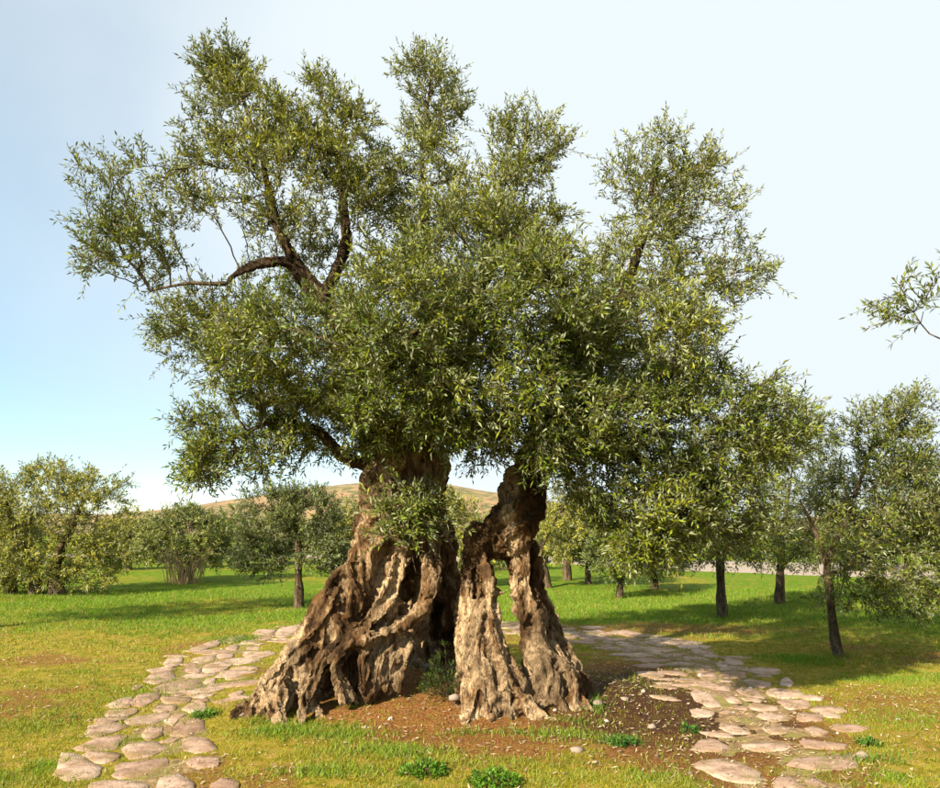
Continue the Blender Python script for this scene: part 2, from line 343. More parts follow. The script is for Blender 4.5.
polys = [np.array([G(*q) for q in zp(pl, 40, 620, 3.615)]) for pl in LP] + [np.array([G(*q) for q in zp(pl, 640, 640, 3.917)]) for pl in RP]
cents = [p.mean(0) for p in polys]; rads = [np.mean(np.linalg.norm((p - c)[:, :2], axis=1)) for p, c in zip(polys, cents)]
# the run of stones round the back of the tree, fitted between those above
left_px = [(150, 800), (165, 735), (190, 690), (225, 652), (285, 632), (350, 627)]
right_px = [(800, 800), (770, 740), (735, 695), (700, 668), (640, 645), (570, 632), (480, 627), (350, 627)]
def halfw(px, py): a = G(px - 5, py)[0]; return a
centre = catmull([G(*q)[:2].tolist() + [0.0] for q in left_px] , .1), catmull([G(*q)[:2].tolist() + [0.0] for q in right_px], .1)
widths = (0.50, 0.70)
cand = []
for cid, (cl, hw) in enumerate(zip(centre, widths)):
    d = np.gradient(cl, axis=0); d /= np.linalg.norm(d, axis=1)[:, None]; nrm = np.stack([-d[:, 1], d[:, 0]], -1)
    for k in range(1500):
        q = rng.integers(len(cl)); o = rng.uniform(-hw, hw); c = cl[q, :2] + nrm[q] * o
        cand.append((c, (rng.uniform(.14, .25) if k < 500 else rng.uniform(.07, .15)), d[q, :2], cid))
for c, r, d, cl_id in cand:
    ok = True
    for c2, r2 in zip(cents, rads):
        if (c[0] - c2[0]) ** 2 + (c[1] - c2[1]) ** 2 < (0.84 * (r + r2) + 0.008) ** 2: ok = False; break
    if cl_id == 1 and c[1] < 7.2 and rng.uniform() < .93: ok = False
    if c[1] < 5.4 or (abs(c[0] + 2.0) < .45 and c[1] < 7.4): ok = False
    if not ok: continue
    k = random.randint(4, 6); an = np.sort((np.arange(k) + rng.uniform(-.3, .3, k)) / k * 2 * math.pi)
    el = rng.uniform(0.75, 1.3); u = np.array([1.0, 0.0]); v = np.array([0.0, 1.0])
    pts = c[None] + r * np.stack([np.cos(an) * el * 1.1, np.sin(an) / el], -1) * rng.uniform(.88, 1.12, (k, 1))
    pts = np.concatenate([pts, ground_h(pts[:, 0], pts[:, 1])[:, None]], -1)
    polys.append(pts); cents.append(pts.mean(0)); rads.append(r)
m, n, b = mat('pink_limestone'); p = geopos(n); oi = n.nodes.new('ShaderNodeObjectInfo')
s1 = noise_node(n, 7, 6, .65, p); s2 = noise_node(n, 45, 5, .7, p)
c = ramp(n, s1.outputs['Fac'], [(0.30, (0.19, 0.12, 0.07)), (0.44, (0.37, 0.25, 0.175)), (0.66, (0.53, 0.395, 0.30))]).outputs['Color']
c = mixc(n, oi.outputs['Random'], c, mixc(n, 1.0, c, (0.66, 0.58, 0.54), 'MULTIPLY'))
c = mixc(n, ramp(n, s2.outputs['Fac'], [(0.33, (0.75, 0.75, 0.75)), (0.42, (0, 0, 0))]).outputs['Color'], c, (0.13, 0.085, 0.05))
sc_ = noise_node(n, 3.2, 4, .6, p)
c = mixc(n, ramp(n, sc_.outputs['Fac'], [(0.50, (0, 0, 0)), (0.62, (0.85, 0.85, 0.85))]).outputs['Color'], c, mixc(n, s2.outputs['Fac'], (0.12, 0.07, 0.03), (0.30, 0.20, 0.09)))
n.links.new(c, b.inputs['Base Color']); b.inputs['Roughness'].default_value = .85; b.inputs['Specular IOR Level'].default_value = .25; bump(n, b, s2.outputs['Fac'], .6, .02)
M_stone = m
# the trodden bed between the stones
m, n, b = mat('trodden_path_bed'); p = geopos(n); s1 = noise_node(n, 12, 6, .7, p); s2 = noise_node(n, 2.5, 4, .6, p)
c = ramp(n, s1.outputs['Fac'], [(0.34, (0.075, 0.040, 0.014)), (0.52, (0.20, 0.115, 0.045)), (0.70, (0.36, 0.25, 0.12))]).outputs['Color']
c = mixc(n, ramp(n, s2.outputs['Fac'], [(0.45, (0, 0, 0)), (0.62, (0.8, 0.8, 0.8))]).outputs['Color'], c, mixc(n, s1.outputs['Fac'], (0.08, 0.08, 0.008), (0.24, 0.20, 0.03)))
n.links.new(c, b.inputs['Base Color']); b.inputs['Roughness'].default_value = .95; bump(n, b, s1.outputs['Fac'], .6, .03)
pb = MB()
for cl, hw in zip(centre, widths):
    d = np.gradient(cl, axis=0); d /= np.linalg.norm(d, axis=1)[:, None]; nr = np.stack([-d[:, 1], d[:, 0]], -1)
    k = len(cl); W = 9; vv = []
    for w in np.linspace(-1, 1, W):
        q = cl[:, :2] + nr * (hw * w * (1.0 + 0.22 * n2(cl[:, 0] + w * 9, cl[:, 1], 1.4, 14)))[:, None]
        vv.append(np.concatenate([q, (ground_h(q[:, 0], q[:, 1]) + 0.003 + 0.016 * n2(q[:, 0], q[:, 1], 2.6, 15, 3) - 0.030 * abs(w) ** 3)[:, None]], -1))
    i = np.arange(W - 1)[:, None] * k + np.arange(k - 1)[None, :]
    pb.add(np.stack(vv).reshape(-1, 3), np.stack([i, i + 1, i + 1 + k, i + k], -1).reshape(-1, 4))
path = tag(link('path', pb.mesh('path', m, True)), kind='structure')
for p, c, r in zip(polys, cents, rads):
    k = len(p); M = 18; t = np.linspace(0, k, M, endpoint=False); i0 = np.floor(t).astype(int) % k; f = (t - np.floor(t))[:, None]
    ring = p[i0] * (1 - f) + p[(i0 + 1) % k] * f
    ring = 0.97 * ring + 0.015 * (np.roll(ring, 1, 0) + np.roll(ring, -1, 0)); v = ring - c; ring = c + v * (1.13 + 0.05 * rng.normal(size=(M, 1)).clip(-1.3, 1.3))
    z0 = float(ground_h(c[0], c[1])); top = rng.uniform(.005, .012)
    def zz(q, h): return h + ground_h(q[:, 0], q[:, 1]) + rng.normal(size=len(q)) * .002
    def lay(sc, h): q = c + (ring - c) * sc; return np.concatenate([q[:, :2], zz(q, h)[:, None]], -1)
    V = np.vstack([lay(1.02, -.05), lay(1.0, top - .004), lay(.965, top), lay(.5, top + .002), np.array([[c[0], c[1], z0 + top + .002]])])
    j = np.arange(M); jn = (j + 1) % M; F = [np.stack([j + a * M, jn + a * M, jn + (a + 1) * M, j + (a + 1) * M], -1) for a in range(3)]
    sgn = 1 if np.sum(np.cross(ring[:, :2] - c[:2], np.roll(ring, -1, 0)[:, :2] - c[:2])) > 0 else -1
    Fq = np.vstack(F); Ft = np.stack([j + 3 * M, jn + 3 * M, np.full(M, 4 * M)], -1)
    if sgn < 0: Fq = Fq[:, ::-1]; Ft = Ft[:, ::-1]
    V = V - np.array([c[0], c[1], z0])
    link('stone', mesh_np('stone', V, [Fq, Ft], M_stone, None, False), path, (c[0], c[1], z0))

# ------------------------------------------------------------------ foliage and branching
def colonize(att, nodes, parent, step, kill, iters=90, trop=(0, 0, 0.0)):
    att = np.asarray(att, float); nodes = [np.asarray(q, float) for q in nodes]; parent = list(parent)
    NA = np.array(nodes); D = np.linalg.norm(att[:, None, :] - NA[None], axis=2); near = D.argmin(1); dist = D.min(1)
    alive = dist > kill; trop = np.asarray(trop, float)
    for it in range(iters):
        if not alive.any(): break
        idx = np.where(alive)[0]; NA = np.array(nodes)
        v = att[idx] - NA[near[idx]]; v /= np.linalg.norm(v, axis=1)[:, None] + 1e-9
        uniq, inv = np.unique(near[idx], return_inverse=True); acc = np.zeros((len(uniq), 3)); np.add.at(acc, inv, v)
        acc /= np.linalg.norm(acc, axis=1)[:, None] + 1e-9; acc += trop + rng.normal(size=acc.shape) * .22; acc /= np.linalg.norm(acc, axis=1)[:, None]
        new = NA[uniq] + acc * step; base = len(nodes)
        nodes.extend(list(new)); parent.extend(list(uniq))
        D = np.linalg.norm(att[idx][:, None, :] - new[None], axis=2); k = D.argmin(1); dm = D.min(1); better = dm < dist[idx]
        near[idx[better]] = base + k[better]; dist[idx[better]] = dm[better]; alive[idx] = dist[idx] > kill
        if not better.any(): break
    return np.array(nodes), np.array(parent, int), near
def pipe_radii(parent, tip, ex, rmin_fixed=None):
    n = len(parent); acc = np.zeros(n); kids = np.zeros(n, int)
    for i in range(n - 1, -1, -1):
        if kids[i] == 0: acc[i] = tip ** ex
        p = parent[i]
        if p >= 0: acc[p] += acc[i]; kids[p] += 1
    r = acc ** (1 / ex)
    if rmin_fixed is not None: r = np.maximum(r, rmin_fixed)
    return r, kids
def chains(nodes, parent, r, mb, first=0, fixed=None):
    ch = {}
    for i, p in enumerate(parent):
        if p >= 0: ch.setdefault(int(p), []).append(i)
    done = np.zeros(len(parent), bool); st = [(int(parent[i]), i) for i in range(len(parent)) if parent[i] < first and i >= first]
    while st:
        s, i = st.pop(); line = [s] if s >= 0 else []; cur = i; rr = []
        while True:
            line.append(cur); kk = ch.get(cur, [])
            if not kk: break
            kk = sorted(kk, key=lambda q: -r[q]); st.extend((cur, q) for q in kk[1:]); cur = kk[0]
        pts = nodes[line]; rad = r[line].copy(); rad[0] = min(rad[0], rad[1] * 1.35)
        if len(line) < 2: continue
        mb.tube(pts, rad, 7 if rad.max() > .05 else 5 if rad.max() > .016 else 3, cap=rad.max() > .03)

def leaves(base, direc, length, npair, lsize, lwidth, tone, upw=0.6, stalk=None):
    """shoots: base (n,3), direc (n,3), length (n,), tone (n,3) colour -> leaf verts, faces, tints and shoot axes"""
    n = len(base); k = npair * 2 + 1
    t = np.tile(np.concatenate([np.repeat((np.arange(npair) + .6) / (npair + .3), 2), [1.0]]), (n, 1)) + rng.normal(size=(n, k)) * .03
    d = direc / (np.linalg.norm(direc, axis=1)[:, None] + 1e-9); bend = rng.normal(size=(n, 3)) * .22 + np.array([0, 0, -.10])
    pos = base[:, None, :] + (d[:, None, :] * t[..., None] + bend[:, None, :] * (t[..., None] ** 2) * .6) * length[:, None, None]
    if stalk is not None:
        q = np.stack([base + (d * t_ + bend * (t_ ** 2) * .6) * length[:, None] for t_ in (0, .5, 1.0)], 1)
        an = np.arange(3) * 2.094; u0 = np.cross(d, np.array([.3, .5, .8])); u0 /= np.linalg.norm(u0, axis=1)[:, None] + 1e-9; w0 = np.cross(d, u0)
        ring = (np.cos(an)[None, :, None] * u0[:, None, :] + np.sin(an)[None, :, None] * w0[:, None, :])
        vv = (q[:, :, None, :] + ring[:, None] * np.array([.0028, .0022, .0012])[None, :, None, None]).reshape(-1, 3)
        kk = np.arange(3); f0 = np.concatenate([np.stack([kk + 3 * a_, (kk + 1) % 3 + 3 * a_, (kk + 1) % 3 + 3 * a_ + 3, kk + 3 * a_ + 3], -1) for a_ in (0, 1)])
        stalk.add(vv, (np.arange(n)[:, None, None] * 9 + f0[None]).reshape(-1, 4))
    rnd = rng.normal(size=(n, 3)); u = np.cross(d, rnd); u /= np.linalg.norm(u, axis=1)[:, None] + 1e-9; w = np.cross(d, u)
    ang = (np.arange(k) // 2) * (math.pi / 2) + (np.arange(k) % 2) * math.pi; ang = ang[None, :] + rng.normal(size=(n, k)) * .45
    side = np.cos(ang)[..., None] * u[:, None, :] + np.sin(ang)[..., None] * w[:, None, :]
    op = np.clip(rng.normal(.82, .2, size=(n, k)), .25, 1.4); op[:, -1] *= .35
    ax = np.cos(op)[..., None] * d[:, None, :] + np.sin(op)[..., None] * side; ax += rng.normal(size=ax.shape) * .12; ax[..., 2] += 0.03
    ax /= np.linalg.norm(ax, axis=2)[..., None]
    up = rng.normal(size=ax.shape) * .55 + d[:, None, :] * .5; up[..., 2] += upw
    sd = np.cross(ax, up); sd /= np.linalg.norm(sd, axis=2)[..., None] + 1e-9; nr = np.cross(sd, ax)
    nr *= np.sign(nr[..., 2:3] + .15)
    L_ = lsize * rng.uniform(.6, 1.15, size=(n, k, 1)); W_ = lwidth * rng.uniform(.75, 1.15, size=(n, k, 1))
    p0 = pos; p3 = pos + ax * L_ - nr * L_ * .05; mid = pos + ax * L_ * .48
    a = mid + sd * W_ * .5 + nr * W_ * .16; bq = mid - sd * W_ * .5 + nr * W_ * .16
    V = np.stack([p0, a, p3, bq], 2).reshape(-1, 3); N = n * k; i = np.arange(N)[:, None] * 4
    F = np.concatenate([i + np.array([[0, 1, 2]]), i + np.array([[0, 2, 3]])], 0)
    C = tone[:, None, :] * rng.uniform(.62, 1.35, size=(n, k, 1)) + rng.normal(size=(n, k, 3)) * np.array([.010, .010, .004])
    C = np.repeat(np.clip(C.reshape(-1, 3), .004, .5), 4, 0)
    return V, F, C

# ------------------------------------------------------------------ the ancient olive
TB = np.array([-0.2, 7.4, 0.0])
tree = thing('ancient_olive_tree', 'huge ancient olive tree with hollow gnarled split trunk at the centre', 'tree', TB)
rope_rng = np.random.default_rng(21)
tb = MB()
def strand(pts, ropes=7, mb=None, ropef=.34, twist=.5, wob=1.0):
    f_ = .66 if mb else .92; mb = mb or tb; pts = [(a_, b_, c_, d_ * f_) for a_, b_, c_, d_ in pts]
    w = np.array([np.append(P(q[0], q[1], q[2]), q[3]) for q in pts]); c = catmull(w, .045); p = c[:, :3] - TB; r = np.clip(c[:, 3], .015, None)
    s = np.concatenate([[0], np.cumsum(np.linalg.norm(np.diff(p, axis=0), axis=1))]); sd = rope_rng.uniform(0, 99)
    t, u, v = frames(p)
    wig = np.stack([perlin(np.stack([s * 2.2, s * 0 + sd, s * 0 + k * 7.7], -1)) for k in range(2)], -1)
    p = p + (u * wig[:, :1] + v * wig[:, 1:]) * (r * .35 * wob)[:, None]
    mb.tube(p, r * (.66 if f_ > .8 else .74), 12)
    for k in range(ropes):
        th = 2 * math.pi * (k + rope_rng.uniform(-.3, .3)) / max(ropes, 1) + twist * s * rope_rng.uniform(.3, 1.6) + 1.0 * perlin(np.stack([s * 1.7, s * 0 + sd + k * 3.3, s * 0], -1))
        rr = r * ropef * (1 + .75 * perlin(np.stack([s * 3.1, s * 0 + sd - k * 5.1, s * 0 + 4], -1))) * rope_rng.uniform(.6, 1.45)
        off = r * .80 * (1 + .22 * perlin(np.stack([s * 2.3, s * 0 + k * 2.2, s * 0 + sd], -1)))
        mb.tube(p + (u * np.cos(th)[:, None] + v * np.sin(th)[:, None]) * off[:, None], np.clip(rr, .012, None), 8)
# left trunk
strand([(412,445,7.55,.36),(406,480,7.5,.42),(398,515,7.5,.37),(390,548,7.45,.31),(366,592,7.35,.29),(334,636,7.2,.26),(302,668,7.05,.23),(283,695,6.95,.20),(268,728,6.8,.15)], 11, ropef=.26)
strand([(362,540,7.35,.10),(346,582,7.2,.12),(322,626,7.05,.12),(288,660,6.95,.11),(262,690,6.9,.09),(246,728,6.8,.07)], 5)
strand([(352,640,6.95,.11),(326,662,6.85,.10),(311,690,6.75,.08),(300,735,6.55,.06)], 4)
strand([(283,676,6.85,.06),(280,700,6.72,.055),(290,735,6.55,.05)], 3)
strand([(262,684,6.9,.06),(270,706,6.75,.05),(281,735,6.6,.05)], 3)
strand([(250,702,6.95,.09),(236,722,6.85,.07)], 3)
strand([(434,520,7.2,.09),(431,556,7.12,.10),(431,588,7.02,.11),(421,612,6.98,.11),(398,628,6.93,.085),(372,636,6.88,.08),(350,648,6.83,.09),(340,668,6.8,.09),(346,706,6.75,.07)], 4)
strand([(392,600,7.2,.17),(378,645,7.05,.19),(368,676,6.98,.16),(362,705,6.95,.12)], 7)
strand([(400,632,7.05,.11),(397,660,7.0,.11),(390,692,6.98,.09)], 4)
strand([(372,640,6.85,.05),(362,662,6.8,.05),(364,692,6.78,.05)], 2)
strand([(345,640,7.35,.20),(340,680,7.3,.20),(335,720,7.25,.18)], 6)
strand([(341,617,6.98,.09),(346,636,6.94,.10)], 4)
strand([(352,560,7.12,.08),(356,600,7.02,.09),(350,640,6.95,.06)], 3)
strand([(400,540,7.02,.08),(392,580,6.98,.09),(376,610,6.95,.08),(352,632,6.92,.06)], 3)
strand([(428,500,7.9,.20),(438,560,8.3,.20),(448,625,8.45,.26),(446,705,8.5,.30)], 7)
strand([(410,520,8.0,.25),(412,600,8.35,.25),(412,690,8.4,.25)], 6)
# right trunk
strand([(562,425,7.4,.22),(530,470,7.4,.215),(519,500,7.4,.27),(504,530,7.35,.31),(500,552,7.3,.24)], 9, ropef=.28)
strand([(486,530,7.25,.15),(478,545,7.2,.16),(484,560,7.2,.13)], 5)
strand([(484,540,7.3,.16),(471,580,7.25,.13),(465,615,7.2,.13),(468,655,7.1,.15),(474,692,6.95,.15),(468,740,6.6,.11)], 6)
strand([(486,566,7.2,.10),(486,602,7.1,.115),(488,640,7.0,.14),(498,682,6.88,.19),(508,714,6.75,.16),(514,742,6.6,.12)], 7)
strand([(494,588,7.15,.06),(499,596,7.1,.07)], 3)
strand([(480,645,6.95,.09),(473,690,6.75,.10),(464,738,6.55,.07)], 4)
strand([(500,690,6.72,.10),(524,712,6.7,.10),(540,740,6.6,.07)], 4)
strand([(488,660,6.85,.07),(492,700,6.65,.08),(486,740,6.52,.06)], 3)
strand([(522,540,7.35,.18),(523,580,7.3,.145),(529,615,7.25,.15),(540,650,7.2,.19),(556,682,7.12,.22),(566,722,7.0,.18)], 8)
strand([(535,555,7.45,.08),(541,600,7.45,.09),(558,650,7.35,.14),(576,688,7.25,.13),(588,716,7.1,.08)], 5)
strand([(500,696,7.0,.17),(545,708,7.0,.17),(566,712,7.0,.14)], 5)
strand([(544,650,7.02,.06),(532,685,6.95,.08),(520,712,6.85,.08)], 3)
strand([(556,684,7.05,.11),(582,706,6.95,.075),(602,726,6.85,.05)], 3)
strand([(520,698,6.72,.10),(544,720,6.68,.075),(566,738,6.6,.05)], 3)
strand([(478,696,6.8,.08),(462,718,6.7,.06),(448,738,6.6,.04)], 3)
strand([(300,690,6.8,.07),(318,712,6.72,.05),(330,734,6.62,.035)], 3)
strand([(432,685,8.0,.22),(455,680,7.8,.22),(475,690,7.4,.2)], 5)

def voxel_mesh(mb, name, voxel, mats, disp, tint=True):
    me0 = mb.mesh(name + '_raw', None); o = bpy.data.objects.new('raw', me0); COL.objects.link(o)
    md = o.modifiers.new('r', 'REMESH'); md.mode = 'VOXEL'; md.voxel_size = voxel
    ms = o.modifiers.new('s', 'SMOOTH'); ms.factor = .5; ms.iterations = 1
    dg = bpy.context.evaluated_depsgraph_get(); me = bpy.data.meshes.new_from_object(o.evaluated_get(dg)); bpy.data.objects.remove(o)
    n = len(me.vertices); co = np.empty(n * 3, np.float32); me.vertices.foreach_get('co', co); co = co.reshape(-1, 3).astype(float)
    no = np.empty(n * 3, np.float32); me.vertices.foreach_get('normal', no); no = no.reshape(-1, 3)
    q = co * np.array([1, 1, .36]); warp = np.stack([perlin(co * 2.6 + k * 11) for k in range(3)], -1) * .16
    rid = np.sqrt(np.abs(fbm((q + warp) * 6.5, 3, .5))) * 1.9            # rounded cords parted by sharp clefts
    rid2 = np.sqrt(np.abs(fbm((q + warp) * 17 + 5, 3, .5))) * 1.9
    pits = sstep(.28, .62, fbm(co * 7.5 + 60, 2))
    d = disp * ((rid - 1.0) * 1.5 + (rid2 - 1.0) * .75 - 1.6 * pits) + disp * 1.0 * fbm(co * 4.5, 2)
    co = co + no * d[:, None]
    me.vertices.foreach_set('co', co.astype(np.float32).ravel())
    if tint:
        wv = np.clip(.60 + 1.5 * fbm((q + warp) * 3.0 + 40, 3) + .35 * fbm((q + warp) * 9 + 70, 2), 0, 1)
        hz_ = co[:, 2]; c = np.repeat(wv[:, None], 3, 1)
        a = me.attributes.new('tint', 'FLOAT_COLOR', 'POINT'); cc = np.ones((n, 4), np.float32); cc[:, :3] = c; a.data.foreach_set('color', cc.ravel())
    me.polygons.foreach_set('use_smooth', np.ones(len(me.polygons), bool)); me.materials.clear(); me.materials.append(mats); me.name = name; me.update()
    return me
link('trunk', voxel_mesh(tb, 'trunk', .0148, M_bark, .027), tree)

LIMBS = [
 [(386,470,7.4,.26),(376,440,7.4,.24),(372,400,7.5,.21),(360,352,7.6,.18),(338,318,7.6,.165),(312,287,7.5,.145),(292,264,7.4,.115),(264,262,7.3,.09),(240,271,7.2,.065),(226,284,7.1,.04),(190,283,7.0,.026),(150,291,6.9,.016)],
 [(296,268,7.42,.10),(276,222,7.4,.08),(262,160,7.4,.05),(240,90,7.4,.022)],
 [(322,300,7.55,.11),(345,240,7.6,.085),(338,160,7.5,.045),(345,120,7.5,.02)],
 [(412,455,7.6,.30),(415,400,7.7,.22),(425,320,7.8,.15),(425,240,7.8,.09),(422,160,7.8,.05),(430,85,7.8,.02)],
 [(420,360,7.75,.17),(478,292,7.6,.11),(508,222,7.6,.065),(525,150,7.6,.025)],
 [(402,452,7.25,.20),(384,400,6.6,.14),(402,350,6.1,.085),(430,315,5.9,.035)],
 [(378,465,7.3,.14),(346,458,7.25,.095),(320,432,7.2,.075),(280,420,7.1,.045),(230,440,7.0,.02)],
 [(548,447,7.4,.255),(570,410,7.4,.22),(600,350,7.5,.16),(625,290,7.6,.105),(645,230,7.6,.065),(655,160,7.6,.025)],
 [(572,408,7.4,.18),(630,400,7.0,.13),(690,410,6.8,.085),(750,430,6.7,.03)],
 [(556,436,7.35,.18),(562,380,6.8,.13),(552,330,6.3,.08),(540,290,6.1,.03)],
 [(590,412,7.3,.12),(650,468,7.0,.075),(672,512,6.9,.03)],
 [(415,440,7.6,.20),(450,400,8.2,.14),(470,350,8.7,.09),(480,280,8.9,.04)],
 [(380,430,7.5,.16),(310,400,8.1,.11),(240,350,8.3,.06),(200,335,8.3,.025)],
 [(600,360,7.5,.13),(650,340,8.2,.09),(690,300,8.5,.04)]]
nodes, parent, fixr, tails = [], [], [], []
for lb in LIMBS:
    bm = MB(); strand([q for q in lb if q[3] > .03], 6, bm, .30, .4, .5)
    link('limb', voxel_mesh(bm, 'limb', .014, M_limb, .010, False), tree)
    w = catmull(np.array([np.append(P(q[0], q[1], q[2]) - TB, q[3]) for q in lb]), .12)
    tl = np.where(w[:, 3] < .05)[0]
    if len(tl) > 3: tails.append((w[tl, :3], np.clip(w[tl, 3] * .62, .006, None)))
    start = max(2, int(len(w) * .22))
    for k in range(start, len(w)):
        parent.append(len(nodes) - 1 if k > start else -1); nodes.append(w[k, :3]); fixr.append(w[k, 3] * .55)
# crown volumes: (px, py, half width px, half height px, depth, half depth m, weight)
BL = [(385,200,36,58,7.5,.5,.55),(545,240,30,42,7.4,.5,.35),(580,320,36,40,7.2,.5,.4),(305,105,42,42,7.4,.5,.5),(228,78,36,34,7.4,.45,.5),(262,120,72,60,7.4,.7,1.1),(140,200,70,52,7.0,.6,.75),(125,250,62,42,6.9,.5,.55),(295,195,92,75,7.3,.9,1.5),(348,150,45,62,7.5,.6,.8),(205,165,40,60,7.3,.5,.35),
 (430,105,44,60,7.8,.5,.75),(425,190,55,70,7.7,.7,.9),(525,150,50,50,7.6,.5,.6),(500,215,65,60,7.5,.8,1.0),(200,330,62,58,8.2,.6,.9),(285,350,95,70,6.6,.9,1.7),
 (250,430,78,52,7.1,.55,1.0),(205,465,40,26,7.0,.4,.25),(330,415,70,42,7.3,.5,.9),(420,320,105,80,6.0,.8,2.0),(420,395,90,52,6.4,.65,1.4),(540,310,85,80,6.2,.8,1.7),(500,390,80,60,6.2,.7,1.3),(470,250,90,60,6.8,.8,1.2),
 (660,188,66,65,7.6,.7,1.05),(700,225,52,70,7.5,.5,.65),(735,280,50,32,7.3,.5,.4),(640,270,54,72,7.4,.8,1.05),(640,352,95,72,6.7,.9,1.7),(600,420,75,50,6.4,.7,1.1),(700,430,90,75,6.7,.8,1.5),(770,430,42,55,6.9,.5,.6),
 (660,510,75,45,6.6,.6,1.0),(600,480,50,35,6.6,.5,.5),(730,510,50,40,6.9,.5,.5),(640,545,50,25,6.6,.4,.25),(560,445,45,30,6.3,.5,.4),(480,440,55,25,6.9,.4,.4),
 (480,260,110,90,8.8,.6,1.0),(330,300,110,90,8.5,.6,1.0),(632,335,92,92,8.5,.6,1.0),(500,380,150,60,8.6,.5,.6),(385,435,40,22,7.0,.35,.22)]
att = []; tot = sum(b_[6] for b_ in BL); NATT = 21000
for (px, py, hw, hh, dp, hd, wt) in BL:
    airy = py < 290; wt = wt * (.88 if airy else 1.05); hw *= .93; hh *= .90
    k = int(NATT * wt / tot); v = rng.normal(size=(k, 3)); v /= np.linalg.norm(v, axis=1)[:, None]; v *= (rng.uniform(0.15, 1, (k, 1)) ** .45)
    c = P(px, py, dp); s = dp / FPX
    att.append(c - TB + v * np.array([hw * s, hd, hh * s]))
att = np.vstack(att)
att = att + np.stack([perlin(att * 2.1 + k * 31) for k in range(3)], -1) * .16
den = fbm(att * 1.7 + 3.3, 2); att = att[den > np.where(att[:, 2] > 3.2, -.20, -.32)]
nodes, parent, near = colonize(att, nodes, parent, .08, .12, 80, (0, 0, .12))
nfix = len(fixr); fr = np.zeros(len(nodes)); fr[:nfix] = 0
r, kids = pipe_radii(parent, .0032, 2.25); r = np.minimum(r, .05)
r[:nfix] = np.array(fixr)
bmb = MB(); chains(nodes, parent, r, bmb, nfix)
for p_, r_ in tails: bmb.tube(p_, r_, 7)

def shoots_from(nodes, att, near, centre, upf, length):
    b0 = nodes[near]; d = att - b0; dl = np.linalg.norm(d, axis=1); d = d / (dl[:, None] + 1e-6)
    far = dl > .3; b0 = np.where(far[:, None], att - d * .15, b0)
    out = b0 - centre; out /= np.linalg.norm(out, axis=1)[:, None] + 1e-9
    dd = d * .75 + out * .30 + rng.normal(size=b0.shape) * .36; dd[:, 2] += upf(b0)
    return b0, dd, np.minimum(dl, .2) * .55 + rng.uniform(*length, size=len(b0))
def upf(b0): return .50 * sstep(2.6, 5.0, b0[:, 2]) + .16 * (1 - sstep(1.8, 3.4, b0[:, 2])) + .10
cen = np.array([0.1, 0.0, 3.4])
b0, dd, ln = shoots_from(nodes, att, near, cen, upf, (.09, .22))
tw = fbm((b0) * 1.1 + 9, 2)[:, None]; tw2 = rng.normal(size=(len(b0), 1)) * .25
top = sstep(2.8, 4.8, b0[:, 2])[:, None]  # higher shoots get a golden tint, sunlight painted into the leaf colour
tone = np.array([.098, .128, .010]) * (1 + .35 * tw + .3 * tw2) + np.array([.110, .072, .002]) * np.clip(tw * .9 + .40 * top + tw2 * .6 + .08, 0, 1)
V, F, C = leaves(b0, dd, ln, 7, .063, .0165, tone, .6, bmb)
link('branches', bmb.mesh('branches', M_twig), tree)['kind'] = 'stuff'
print('main shoots', len(b0), 'leaves', len(V) // 4, 'nodes', len(nodes))
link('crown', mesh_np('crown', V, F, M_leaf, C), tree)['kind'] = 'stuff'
# leafy suckers sprouting from the front of the left trunk
k = 130; px = rng.normal(412, 16, k).clip(362, 446); py = rng.normal(512, 14, k).clip(480, 548)
b0 = np.array([P(a_, b_, 7.0 - .25 * random.random()) - TB for a_, b_ in zip(px, py)]); dd = rng.normal(size=(k, 3)) * .55 + np.array([0, -.6, .15]); dd[:, 0] += (px - 412) / 50
tone = np.array([.12, .145, .024]) * (1 + .25 * rng.normal(size=(k, 1))).clip(.5, 1.6)
V, F, C = leaves(b0, dd, rng.uniform(.14, .3, k), 9, .07, .0175, tone)
sm = MB()
for q, d_ in zip(b0, dd / np.linalg.norm(dd, axis=1)[:, None]): sm.tube(np.array([q - d_ * .25 + np.array([0, .12, 0]), q, q + d_ * .12]), [.006, .004, .002], 3, False)
sk = tag(link('trunk_shoots', mesh_np('trunk_shoots', V, F, M_leaf, C), tree), kind='stuff'); link('twigs', sm.mesh('twigs', M_twig), sk)['kind'] = 'stuff'

